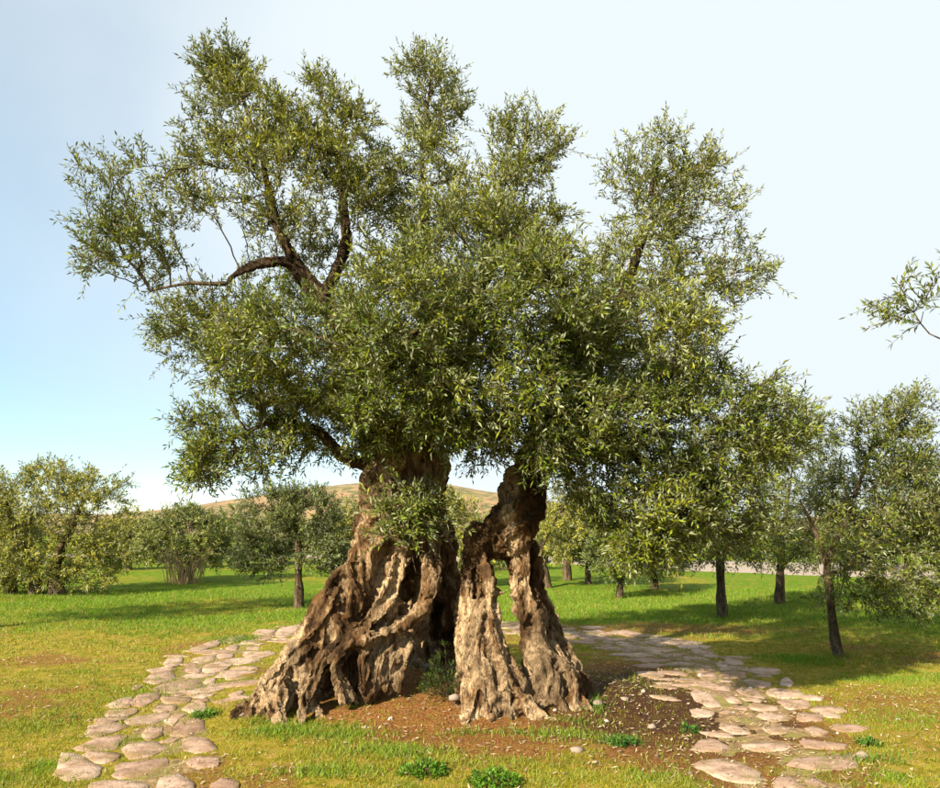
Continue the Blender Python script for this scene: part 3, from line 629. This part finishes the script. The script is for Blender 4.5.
# ------------------------------------------------------------------ the grove: younger olives around it
def olive(name, label, base, height, cw, cbase, blobs, trunk, natt, lsize, tone, pairs=7, cd=None, stems=None, sub=None, yellow=.0, upv=.35, thin=.007, tipr=.0035, group='olive trees of the grove'):
    """base world xy; blobs: list of (x,z,rx,rz) in metres relative to the base; trunk: list of polylines [(x,y,z,r)...]"""
    bx_, by_ = base; z0 = float(ground_h(bx_, by_)); t = thing(name, label, 'tree', (bx_, by_, z0), group)
    tm = MB(); nodes = []; parent = []; fixr = []
    for pl in trunk:
        w = catmull(np.array(pl, float), .10); w[:, 3] *= .74; s = np.arange(len(w)) * .1; sd = rng.uniform(0, 50)
        w[:, 0] += .25 * w[:, 3] * perlin(np.stack([s * 3, s * 0 + sd, s * 0], -1)); w[:, 1] += .25 * w[:, 3] * perlin(np.stack([s * 3, s * 0 + sd, s * 0 + 9], -1))
        rr = w[:, 3] * (1 + .22 * perlin(np.stack([s * 4, s * 0 + sd, s * 0 + 3], -1)))
        tm.tube(w[:, :3], rr, 9)
        for k in range(3):
            th = 2.1 * k + .6 * s; tm.tube(w[:, :3] + np.stack([np.cos(th), np.sin(th), 0 * th], -1) * (rr * .62)[:, None], rr * .52, 6)
        st = int(len(w) * .45)
        for k in range(st, len(w)):
            parent.append(len(nodes) - 1 if k > st else -1); nodes.append(w[k, :3]); fixr.append(w[k, 3] * .8)
    link('trunk', tm.mesh('trunk', M_young), t)
    natt = int(natt * 2.2); lsize *= 1.15; A = []; tw_ = sum(q[2] * q[3] for q in blobs)
    for q in blobs:
        k = int(natt * q[2] * q[3] / tw_) + 4; v = rng.normal(size=(k, 3)); v /= np.linalg.norm(v, axis=1)[:, None]; v *= rng.uniform(.1, 1, (k, 1)) ** .45
        yy = q[4] if len(q) > 4 else 0; A.append(np.array([q[0], yy, q[1]]) + v * np.array([q[2], (cd or q[2]), q[3]]))
    A = np.vstack(A); A += np.stack([perlin(A * 1.8 + k * 31 + bx_) for k in range(3)], -1) * .22
    A = A[fbm(A * 1.5 + by_, 2) > -.33]
    nodes, parent, near = colonize(A, nodes, parent, .11, .19, 60, (0, 0, .15)); nf = len(fixr)
    r, kids = pipe_radii(parent, tipr, 2.2); r = np.minimum(r, .035); r[:nf] = fixr
    bm = MB(); chains(nodes, parent, r, bm, nf)
    ctr = A.mean(0)
    b0, dd, ln = shoots_from(nodes, A, near, ctr, lambda q: upv * sstep(ctr[2] - .5, ctr[2] + .6, q[:, 2]) + .02, (.10, .26))
    tw = fbm(b0 * 1.2 + by_, 2)[:, None]
    tn = np.array(tone) * (1 + .3 * tw + .2 * rng.normal(size=(len(b0), 1))) + np.array([.06, .045, .006]) * np.clip(tw + yellow, 0, 1)
    V, F, C = leaves(b0, dd, ln, pairs, lsize, lsize * .27, np.clip(tn, .01, .4), .6, bm if by_ < 16 else None); link('branches', bm.mesh('branches', M_young), t)['kind'] = 'stuff'; link('crown', mesh_np('crown', V, F, M_leaf, C), t)['kind'] = 'stuff'
    return t, len(V) // 4
def gb(px, py): q = G(px, py); return float(q[0]), float(q[1])
def pblobs(bp, lst):           # crown lobes from where they show, at the tree's own distance
    bx_, by_ = bp; o = []
    for (px, py, hw, hh) in lst:
        q = P(px, py, by_); s = by_ / FPX; o.append((q[0] - bx_, q[2], hw * s, hh * s))
    return o
def stem(bp, pts):             # a stem from where it shows: (px, py, radius, dy)
    o = []
    for (px, py, rr, dy) in pts:
        q = P(px, py, bp[1] + dy); o.append((q[0] - bp[0], dy, q[2], rr))
    return o
G_ = [.115, .138, .016]; GD = [.088, .112, .012]; GP = [.195, .19, .026]
cnt = {}
def add(key, label, basepx, lobes, stems, natt, lsize, tone, **kw):
    bp = gb(*basepx); st = [stem(bp, s) for s in stems]
    for s, raw in zip(st, stems):
        if raw[0][1] > basepx[1] - 8: s[0] = (s[0][0], s[0][1], -.12, s[0][3] * 1.25)
    t, k = olive('olive_tree', label, bp, 3, 3, 1, pblobs(bp, lobes), st, natt, lsize, tone, **kw); cnt[key] = k
# right hand side
add('k', 'young olive tree nearest on the right with leaning bare trunk beside the path', (840, 656), [(880,440,58,42),(870,500,66,45),(900,560,58,45),(835,530,42,45),(905,470,45,50),(860,590,40,25),(925,590,30,26),(935,520,40,60),(905,420,25,22)],
    [[(840,660,.085,0),(834,630,.075,0),(830,590,.065,0),(828,560,.055,0),(850,510,.04,.1),(870,450,.02,.1)], [(831,600,.05,0),(828,570,.05,0),(815,530,.035,-.2),(800,500,.015,-.2)], [(829,575,.045,0),(870,560,.03,.3),(905,550,.015,.4)]], 950, .062, GD, cd=.8, yellow=.25)
add('i', 'olive tree with straight slim trunk under the right edge of the big crown', (722, 617), [(725,500,60,45),(700,540,44,26),(755,538,44,28),(720,450,45,35)],
    [[(722,618,.11,0),(721,585,.10,0),(720,555,.09,0),(715,510,.05,0),(712,460,.02,0)], [(720,560,.07,0),(745,520,.04,.2),(755,480,.02,.2)]], 600, .072, G_, yellow=.2)
add('j', 'rounded dark olive tree between the slim trunk and the leaning trunk', (780, 604), [(790,480,50,48),(770,538,42,28),(815,525,42,42),(805,440,32,28)],
    [[(780,605,.12,0),(780,575,.11,0),(783,540,.08,0),(790,480,.04,0)], [(781,570,.07,0),(810,530,.04,0),(820,500,.02,0)]], 600, .075, GD)
add('l', 'distant olive tree at the right edge in front of the pale road', (908, 590), [(915,500,50,40),(900,540,40,25)], [[(908,591,.10,0),(907,560,.09,0),(912,510,.04,0)]], 380, .09, G_)
add('g', 'pale green olive tree seen just right of the split trunk', (549, 588), [(575,515,38,35),(600,535,28,25),(555,530,25,28)],
    [[(549,589,.13,0),(545,570,.12,0),(541,548,.10,0),(555,520,.05,0),(570,500,.03,0)]], 420, .085, GP, yellow=.5)
add('h1', 'stubby dark trunked olive tree second right of the split trunk', (567, 580), [(575,540,28,22),(590,520,28,25)], [[(567,581,.16,0),(567,565,.14,0),(572,540,.07,0)]], 300, .10, GP, yellow=.35)
add('h2', 'thin stemmed olive tree third right of the split trunk', (588, 584), [(592,535,26,26)], [[(588,585,.10,0),(588,565,.09,0),(592,535,.04,0)]], 260, .10, G_)
add('h3', 'small dark olive tree with slim stem standing nearest in the middle gap', (619, 598), [(622,545,30,26),(605,560,16,15)], [[(619,599,.09,0),(620,580,.08,0),(622,545,.03,0)]], 300, .085, GD)
add('h4', 'small low olive tree just left of the pale road', (655, 590), [(655,555,30,22),(640,550,20,16)], [[(655,591,.09,0),(655,575,.08,0),(655,555,.03,0)]], 280, .09, G_)
# left hand side
add('a', 'broad bushy olive tree with thick dark stems at the left edge', (40, 594), [(40,505,52,42),(85,520,42,45),(0,520,45,50),(40,552,66,26),(100,490,26,20),(55,478,30,20),(108,553,26,22),(20,570,32,18),(88,572,30,18),(50,575,30,14),(0,575,25,16)],
    [[(58,594,.20,0),(55,570,.16,0),(70,530,.12,0),(85,500,.05,0)], [(36,595,.18,0),(32,570,.14,0),(15,530,.10,0),(5,500,.05,0)], [(14,590,.15,.2),(12,565,.12,.2),(30,520,.06,.2)]], 1300, .085, GP, yellow=.45)
add('b', 'small pale olive bush directly behind the broad bushy one', (128, 570), [(130,535,26,26),(112,540,20,20)], [[(128,571,.16,0),(128,555,.13,0),(130,535,.06,0)]], 300, .115, GP, yellow=.3)
add('c', 'rounded olive bush with dry brown suckers round its foot', (187, 582), [(187,535,42,28),(160,545,28,20),(215,545,28,22),(190,518,30,14)],
    [[(182,583,.15,0),(180,565,.12,0),(170,540,.05,0)], [(188,583,.15,0),(190,565,.12,0),(205,540,.05,0)]], 650, .10, [.13,.15,.035], yellow=.3)
add('d', 'slender dark olive tree with forked trunk in the shade left of the big trunk', (299, 608), [(270,520,34,30),(310,515,36,28),(325,550,26,26),(262,555,26,22),(295,500,34,14),(340,560,14,20)],
    [[(299,609,.115,0),(298,580,.10,0),(299,555,.085,0),(296,530,.06,0),(292,505,.03,0)], [(299,560,.065,0),(315,535,.04,.2),(330,515,.02,.2)]], 800, .072, [.09,.11,.03])
add('e', 'far olive tree between the rounded bush and the slender dark tree', (238, 566), [(240,532,30,26),(222,540,18,18)], [[(238,567,.16,0),(238,552,.13,0),(240,535,.05,0)]], 280, .13, G_)
add('e2', 'far pale olive tree just behind the slender dark tree', (332, 572), [(335,535,30,26),(350,525,22,22)], [[(332,573,.14,0),(333,555,.12,0),(336,535,.05,0)]], 280, .125, GP, yellow=.4)
add('f', 'bright pale olive tree showing through the gap between both trunks', (462, 586), [(462,535,36,34),(478,560,22,20),(452,510,22,20)], [[(462,587,.12,0),(462,565,.10,0),(464,535,.05,0)]], 420, .09, GP, yellow=.6)
add('f2', 'distant olive tree low in the row beyond the split trunk', (505, 570), [(505,545,26,18)], [[(505,571,.15,0),(505,558,.12,0),(505,545,.05,0)]], 240, .13, G_, yellow=.3)
for k, (px, py, w_, h_, lab) in enumerate([(8, 564, 30, 26, 'far olive tree peeping out beneath the broad bushy one'), (160, 563, 24, 18, 'far olive tree glimpsed behind the rounded bush on its left'), (282, 563, 26, 20, 'far olive tree behind the stem of the slender dark tree'),
     (545, 563, 24, 20, 'far olive tree behind the pale green one'), (620, 566, 26, 20, 'far olive tree behind the small dark slim stemmed one'), (850, 571, 30, 28, 'far olive tree beyond the leaning young one')]):
    add('z%d' % k, lab, (px, py), [(px, py - h_ * 1.35, w_, h_), (px + w_ * .5, py - h_, w_ * .6, h_ * .6)], [[(px, py + 1, .17, 0), (px, py - 12, .14, 0), (px + 3, py - h_ * 1.3, .05, 0)]], 240, .15, random.choice([G_, GP]), yellow=.3)
# an olive just outside the left edge; its shade lies over the grass
bp = (-9.3, 10.8)
olive('olive_tree', 'tall olive tree just outside the left edge shading the grass', bp, 6, 3, 1, [(0,3.6,1.5,1.2),(.3,4.6,1.0,.8),(-.5,3.0,1.2,.7)], [[(0,0,-.1,.22),(.05,0,1.2,.17),(.1,.1,2.4,.10),(.2,.1,4.2,.04)]], 520, .08, G_, cd=1.3)
# the olive whose twigs reach in at the right edge; it stands just outside the picture
bp = (5.3, 6.2)
olive('olive_tree', 'olive tree at the right edge with only its thin twigs reaching in', bp, 4, 3, 1, [(.55,3.0,.95,.85),(.3,2.4,.85,.5),(-1.63,3.45,.14,.20),(-1.75,3.38,.10,.16),(-1.55,3.2,.10,.10)],
      [[(0,0,-.1,.15),(.05,0,.7,.12),(0,0,1.5,.10),(.2,.1,2.3,.06),(.5,.1,3.1,.02)], [(0,0,1.4,.07),(-.35,.1,2.2,.045),(-.9,0,2.75,.02),(-1.35,-.05,3.0,.011),(-1.55,0,3.12,.008),(-1.66,0,3.3,.006)]], 420, .066, GD, cd=.6)
print(cnt, sum(cnt.values()))

# dry brown suckers round the foot of the rounded bush
bp = gb(187, 583); sk = MB()
for k in range(60):
    a = rng.uniform(0, 6.28); r0 = rng.uniform(.1, .55); q = np.array([bp[0] + r0 * math.cos(a), bp[1] + r0 * math.sin(a) - .25, 0.0]); q[2] = ground_h(q[0], q[1])
    sk.tube(np.array([q, q + np.array([math.cos(a) * .1, math.sin(a) * .1, rng.uniform(.3, .6)]), q + np.array([math.cos(a) * .3, math.sin(a) * .3, rng.uniform(.6, 1.0)])]), [.012, .009, .004], 3, False)
m, n, b = mat('dry_sucker'); b.inputs['Base Color'].default_value = (.26, .19, .085, 1); b.inputs['Roughness'].default_value = .9
tag(link('dry_suckers', sk.mesh('dry_suckers', m)), 'dry brown twiggy suckers around the foot of the rounded olive bush', 'suckers', kind='stuff')

# ------------------------------------------------------------------ ground cover
stc = np.array(cents)[:, :2]; str_ = np.array(rads)
def on_stone(x, y):
    o = np.zeros(len(x), bool)
    for c, r_ in zip(stc, str_): o |= (x - c[0]) ** 2 + (y - c[1]) ** 2 < (r_ * .66) ** 2
    return o
def wedge(n, y0, y1, pw=1.0):
    y = y0 + (y1 - y0) * rng.uniform(size=n) ** pw; x = (rng.uniform(size=n) - .5) * (1.28 * y + 1.2); return x, y
def on_path(x, y):
    o = np.zeros(len(x), bool)
    for cl, hw in zip(centre, widths):
        for q in cl[::3]: o |= (x - q[0]) ** 2 + (y - q[1]) ** 2 < hw ** 2 * .8
    return o
def blades(x, y, h, w, tone, lean=.5):
    n = len(x); z = ground_h(x, y) - .004; a = rng.uniform(0, 6.283, n); ln = lean * rng.uniform(.2, 1.3, n) * h; b_ = rng.uniform(0, 6.283, n)
    p = np.stack([x, y, z], -1); s = np.stack([np.cos(a), np.sin(a), 0 * a], -1) * (w * .5)[:, None]
    tip = p + np.stack([np.cos(b_) * ln, np.sin(b_) * ln, h], -1)
    V = np.stack([p - s, p + s, tip], 1).reshape(-1, 3); F = np.arange(n * 3).reshape(-1, 3)
    return V, F, np.repeat(tone, 3, 0)
Vs, Fs, Cs, off = [], [], [], 0
for (cntb, y0, y1, pw, hh, ww) in ((420000, 4.7, 9.5, 1.15, .032, .0060), (210000, 9.5, 20, 1.1, .045, .010), (110000, 20, 46, 1.2, .07, .022)):
    x, y = wedge(cntb, y0, y1, pw); sm_ = soil_mask(x, y); lm = lush_mask(x, y); pth = on_path(x, y)
    cl = n2(x, y, 1.7, 21, 3); fine_ = n2(x, y, 6.0, 22, 2)
    keep = (rng.uniform(size=len(x)) < (np.clip(1.05 - 1.1 * sm_, .10, 1) * np.clip(.45 + lm * .5 + cl * .9 + fine_ * .8, .04, 1) * np.where(pth, .45, 1.0))) & ~(on_stone(x, y) if y0 < 14 else False)
    x, y, lm, cl, sm_ = x[keep], y[keep], lm[keep], cl[keep], sm_[keep]
    g = np.clip(lm * 1.05 + .30 * rng.normal(size=len(x)) + .25 * cl, 0, 1)[:, None]
    dryc = np.array([.265, .225, .014]) * rng.uniform(.45, 1.5, (len(x), 1)); grc = np.array([.105, .205, .003]) * rng.uniform(.5, 1.5, (len(x), 1))
    straw = rng.uniform(size=(len(x), 1)) < .17
    tone = np.where(straw, np.array([.34, .26, .10]), dryc * (1 - g) + grc * g)
    yel = sstep(.05, .5, n2(x, y, .55, 23, 2))[:, None]; tone = tone + np.array([.07, .035, 0]) * yel * (1 - .6 * g)
    h = hh * rng.uniform(.45, 1.4, len(x)) * (.7 + .6 * g[:, 0]); V, F, C = blades(x, y, h, ww * rng.uniform(.7, 1.3, len(x)), tone, .9)
    Vs.append(V); Fs.append(F + off); Cs.append(C); off += len(V)
# lusher tufts, some where they grow against the roots
for (px, py, rx, ry, k, hm, col) in [(285,731,.30,.13,800,.055,(.12,.20,.012)),(120,604,.6,.3,300,.08,(.09,.2,.01)),(425,560,.01,.01,4,.05,(.1,.2,.01)),(390,752,.35,.12,900,.05,(.16,.23,.015)),(330,772,.3,.1,600,.05,(.15,.22,.015)),(560,735,.3,.1,500,.05,(.15,.21,.015)),(430,630,.12,.1,200,.09,(.06,.16,.01)),
      (620,742,.14,.08,350,.06,(.06,.13,.01)),(345,735,.25,.08,350,.05,(.15,.22,.015)),(800,660,.5,.25,1500,.06,(.11,.23,.01)),(880,680,.5,.15,700,.05,(.12,.22,.012)),(205,715,.12,.12,300,.05,(.08,.15,.01)),(240,640,.3,.3,700,.06,(.07,.14,.01)),(590,700,.15,.25,300,.06,(.07,.13,.015)),(870,760,.25,.08,300,.05,(.08,.16,.012)),(300,655,.2,.3,300,.07,(.07,.13,.01)),(262,722,.16,.06,220,.05,(.13,.17,.015)),(470,733,.18,.05,160,.045,(.14,.17,.02)),(520,733,.2,.05,200,.045,(.15,.18,.02)),(575,722,.16,.06,160,.05,(.10,.13,.015)),(355,700,.15,.05,120,.05,(.10,.15,.012)),(150,690,.7,.5,900,.045,(.10,.17,.008)),(60,720,.5,.4,900,.045,(.09,.16,.008)),(500,765,.6,.12,700,.04,(.16,.19,.012)),(905,720,.4,.25,600,.045,(.12,.18,.01))]:
    q = G(px, py); x = q[0] + rng.normal(size=k) * rx * .6; y = q[1] + rng.normal(size=k) * ry * .8; tone = np.array(col) * rng.uniform(.6, 1.4, (k, 1))
    V, F, C = blades(x, y, hm * rng.uniform(.4, 1.3, k), np.full(k, .008), tone, .8); Vs.append(V); Fs.append(F + off); Cs.append(C); off += len(V)
print('blades', off // 3)
tag(link('grass', mesh_np('grass', np.vstack(Vs), np.vstack(Fs), M_grass, np.vstack(Cs))), 'short green and straw coloured grass covering the olive grove', 'grass', kind='stuff')

# fallen leaves
k = 15000; x, y = wedge(k, 4.7, 13, 1.1); sm_ = soil_mask(x, y); keep = rng.uniform(size=k) < np.clip(.10 + 1.1 * sm_, 0, 1); x, y = x[keep], y[keep]; k = len(x)
z = ground_h(x, y) + rng.uniform(.008, .02, k); a = rng.uniform(0, 6.283, k); ax = np.stack([np.cos(a), np.sin(a), rng.normal(size=k) * .25], -1); sd = np.stack([-np.sin(a), np.cos(a), rng.normal(size=k) * .3], -1)
p = np.stack([x, y, z], -1); L_ = rng.uniform(.025, .055, (k, 1)); W_ = rng.uniform(.007, .013, (k, 1))
V = np.stack([p - ax * L_ / 2, p + sd * W_ / 2, p + ax * L_ / 2, p - sd * W_ / 2], 1).reshape(-1, 3); i = np.arange(k)[:, None] * 4
pal = np.array([[.30, .19, .075], [.20, .10, .035], [.42, .33, .20], [.12, .06, .025], [.36, .20, .06]]); C = np.repeat(pal[rng.integers(5, size=k)] * rng.uniform(.7, 1.3, (k, 1)), 4, 0)
tag(link('fallen_leaves', mesh_np('fallen_leaves', V, np.vstack([i + np.array([[0, 1, 2]]), i + np.array([[0, 2, 3]])]), M_litter, C)), 'brown fallen olive leaves littering the bare earth under the big tree', 'leaves', kind='stuff')

# gravel and loose stones
ico_v = []; g_ = (1 + 5 ** .5) / 2
for a in (-1, 1):
    for c in (-g_, g_): ico_v += [(a, c, 0), (0, a, c), (c, 0, a)]
ico_v = np.array(ico_v, float); ico_v /= np.linalg.norm(ico_v[0])
import bmesh
bmx = bmesh.new(); [bmx.verts.new(v) for v in ico_v]; bmesh.ops.convex_hull(bmx, input=bmx.verts[:]); bmx.verts.index_update()
ico_v = np.array([v.co[:] for v in bmx.verts]); ico_f = np.array([[v.index for v in f.verts] for f in bmx.faces]); bmx.free()
m, n, b = mat('pale_pebble'); a = attr(n, 'tint'); n.links.new(a.outputs['Color'], b.inputs['Base Color']); b.inputs['Roughness'].default_value = .85
k = 1200; x, y = wedge(k, 4.8, 12.5, 1.0); keep = rng.uniform(size=k) < np.clip(.06 + .55 * soil_mask(x, y) + .5 * shaded_soil(x, y), 0, 1); x, y = x[keep], y[keep]; k = len(x)
s = rng.gamma(2.2, .0042, k).clip(.004, .022); jit = 1 + .25 * rng.normal(size=(k, 12, 1)); V = ico_v[None] * jit * s[:, None, None] * np.stack([rng.uniform(.8, 1.4, k), rng.uniform(.8, 1.3, k), rng.uniform(.5, .8, k)], -1)[:, None, :]
V = V + np.stack([x, y, ground_h(x, y) + s * .25], -1)[:, None, :]; pal = np.array([[.27, .21, .15], [.18, .12, .075], [.38, .33, .27], [.12, .075, .045]])
C = np.repeat(pal[rng.integers(4, size=k)] * rng.uniform(.75, 1.15, (k, 1)), 12, 0)
tag(link('gravel', mesh_np('gravel', V.reshape(-1, 3), (np.arange(k)[:, None, None] * 12 + ico_f[None]).reshape(-1, 3), m, C)), 'pale pebbles strewn over the bare earth around the trunk', 'gravel', kind='stuff')
for (px, py, sz, lab) in [(455, 700, .055, 'pale stone lying in the gap between the two trunks'), (577, 752, .04, 'small white stone on the earth right below the right trunk'), (598, 704, .045, 'pale stone beside the right foot of the split trunk'), (652, 728, .04, 'white stone on shaded earth by the right hand path'),
      (241, 716, .06, 'grey stone against the leftmost root of the big tree'), (862, 757, .045, 'white stone on the turf right of the path'), (430, 668, .05, 'pale stone in the hollow behind the left trunk'), (625, 700, .035, 'pale stone on shaded earth midway between trunk and right path')]:
    q = G(px, py); V = ico_v * (1 + .18 * rng.normal(size=(12, 1))) * sz * np.array([1.2, 1, .7])
    o = link('stone', mesh_np('stone', V, ico_f, m, np.tile(np.array([[.22, .17, .125]]), (12, 1))), None, (q[0], q[1], q[2] + sz * .3)); tag(o, lab, 'stone', 'loose stones on the earth')

# low weeds
def weed(px, py, rad, k, col, lab, tall=.5, ll=.034, lw=.016):
    q = G(px, py); t = thing('weed', lab, 'plant', (q[0], q[1], q[2]), 'low weeds around the trunk')
    th = rng.uniform(0, 6.283, k); rr = rad * rng.uniform(.05, 1, k) ** .6; b0 = np.stack([np.cos(th) * rr, np.sin(th) * rr, rng.uniform(.1, 1, k) * tall * rad * (1.15 - rr / rad)], -1)
    d = np.stack([np.cos(th), np.sin(th), rng.uniform(.1, 1.2, k)], -1)
    V, F, C = leaves(b0, d, np.full(k, .04), 3, ll, lw, np.array(col) * rng.uniform(.7, 1.3, (k, 1)), 1.0); link('leaves', mesh_np('leaves', V, F, M_grass, C), t)['kind'] = 'stuff'
    sm = MB()
    for v in b0[:40]: sm.tube(np.array([[v[0] * .3, v[1] * .3, -.02], v * .7 + np.array([0, 0, .01]), v]), [.003, .0025, .002], 3, False)
    link('stems', sm.mesh('stems', M_twig), t)
weed(424, 773, .13, 90, (.07, .16, .012), 'dark green clump of weeds at the bottom centre in front of the trunk')
weed(493, 784, .14, 100, (.075, .17, .012), 'green clump of weeds cut by the bottom edge below the right trunk')
weed(622, 744, .075, 36, (.045, .11, .02), 'small dark weed on the bare earth right of the right trunk')
weed(448, 694, .22, 260, (.026, .036, .008), 'dark feathery bush growing in the gap between the two trunks', 1.9, .05, .006)
weed(336, 575, .01, 2, (.05, .1, .01), 'tiny weed in the grass behind the left trunk') if False else None
weed(204, 717, .06, 30, (.05, .12, .012), 'small dark weed at the inner edge of the left path')
weed(868, 745, .06, 26, (.05, .12, .012), 'small green weed on the turf right of the right path')
weed(690, 731, .045, 20, (.045, .12, .02), 'tiny green weed beside a stone at the inner edge of the right path')
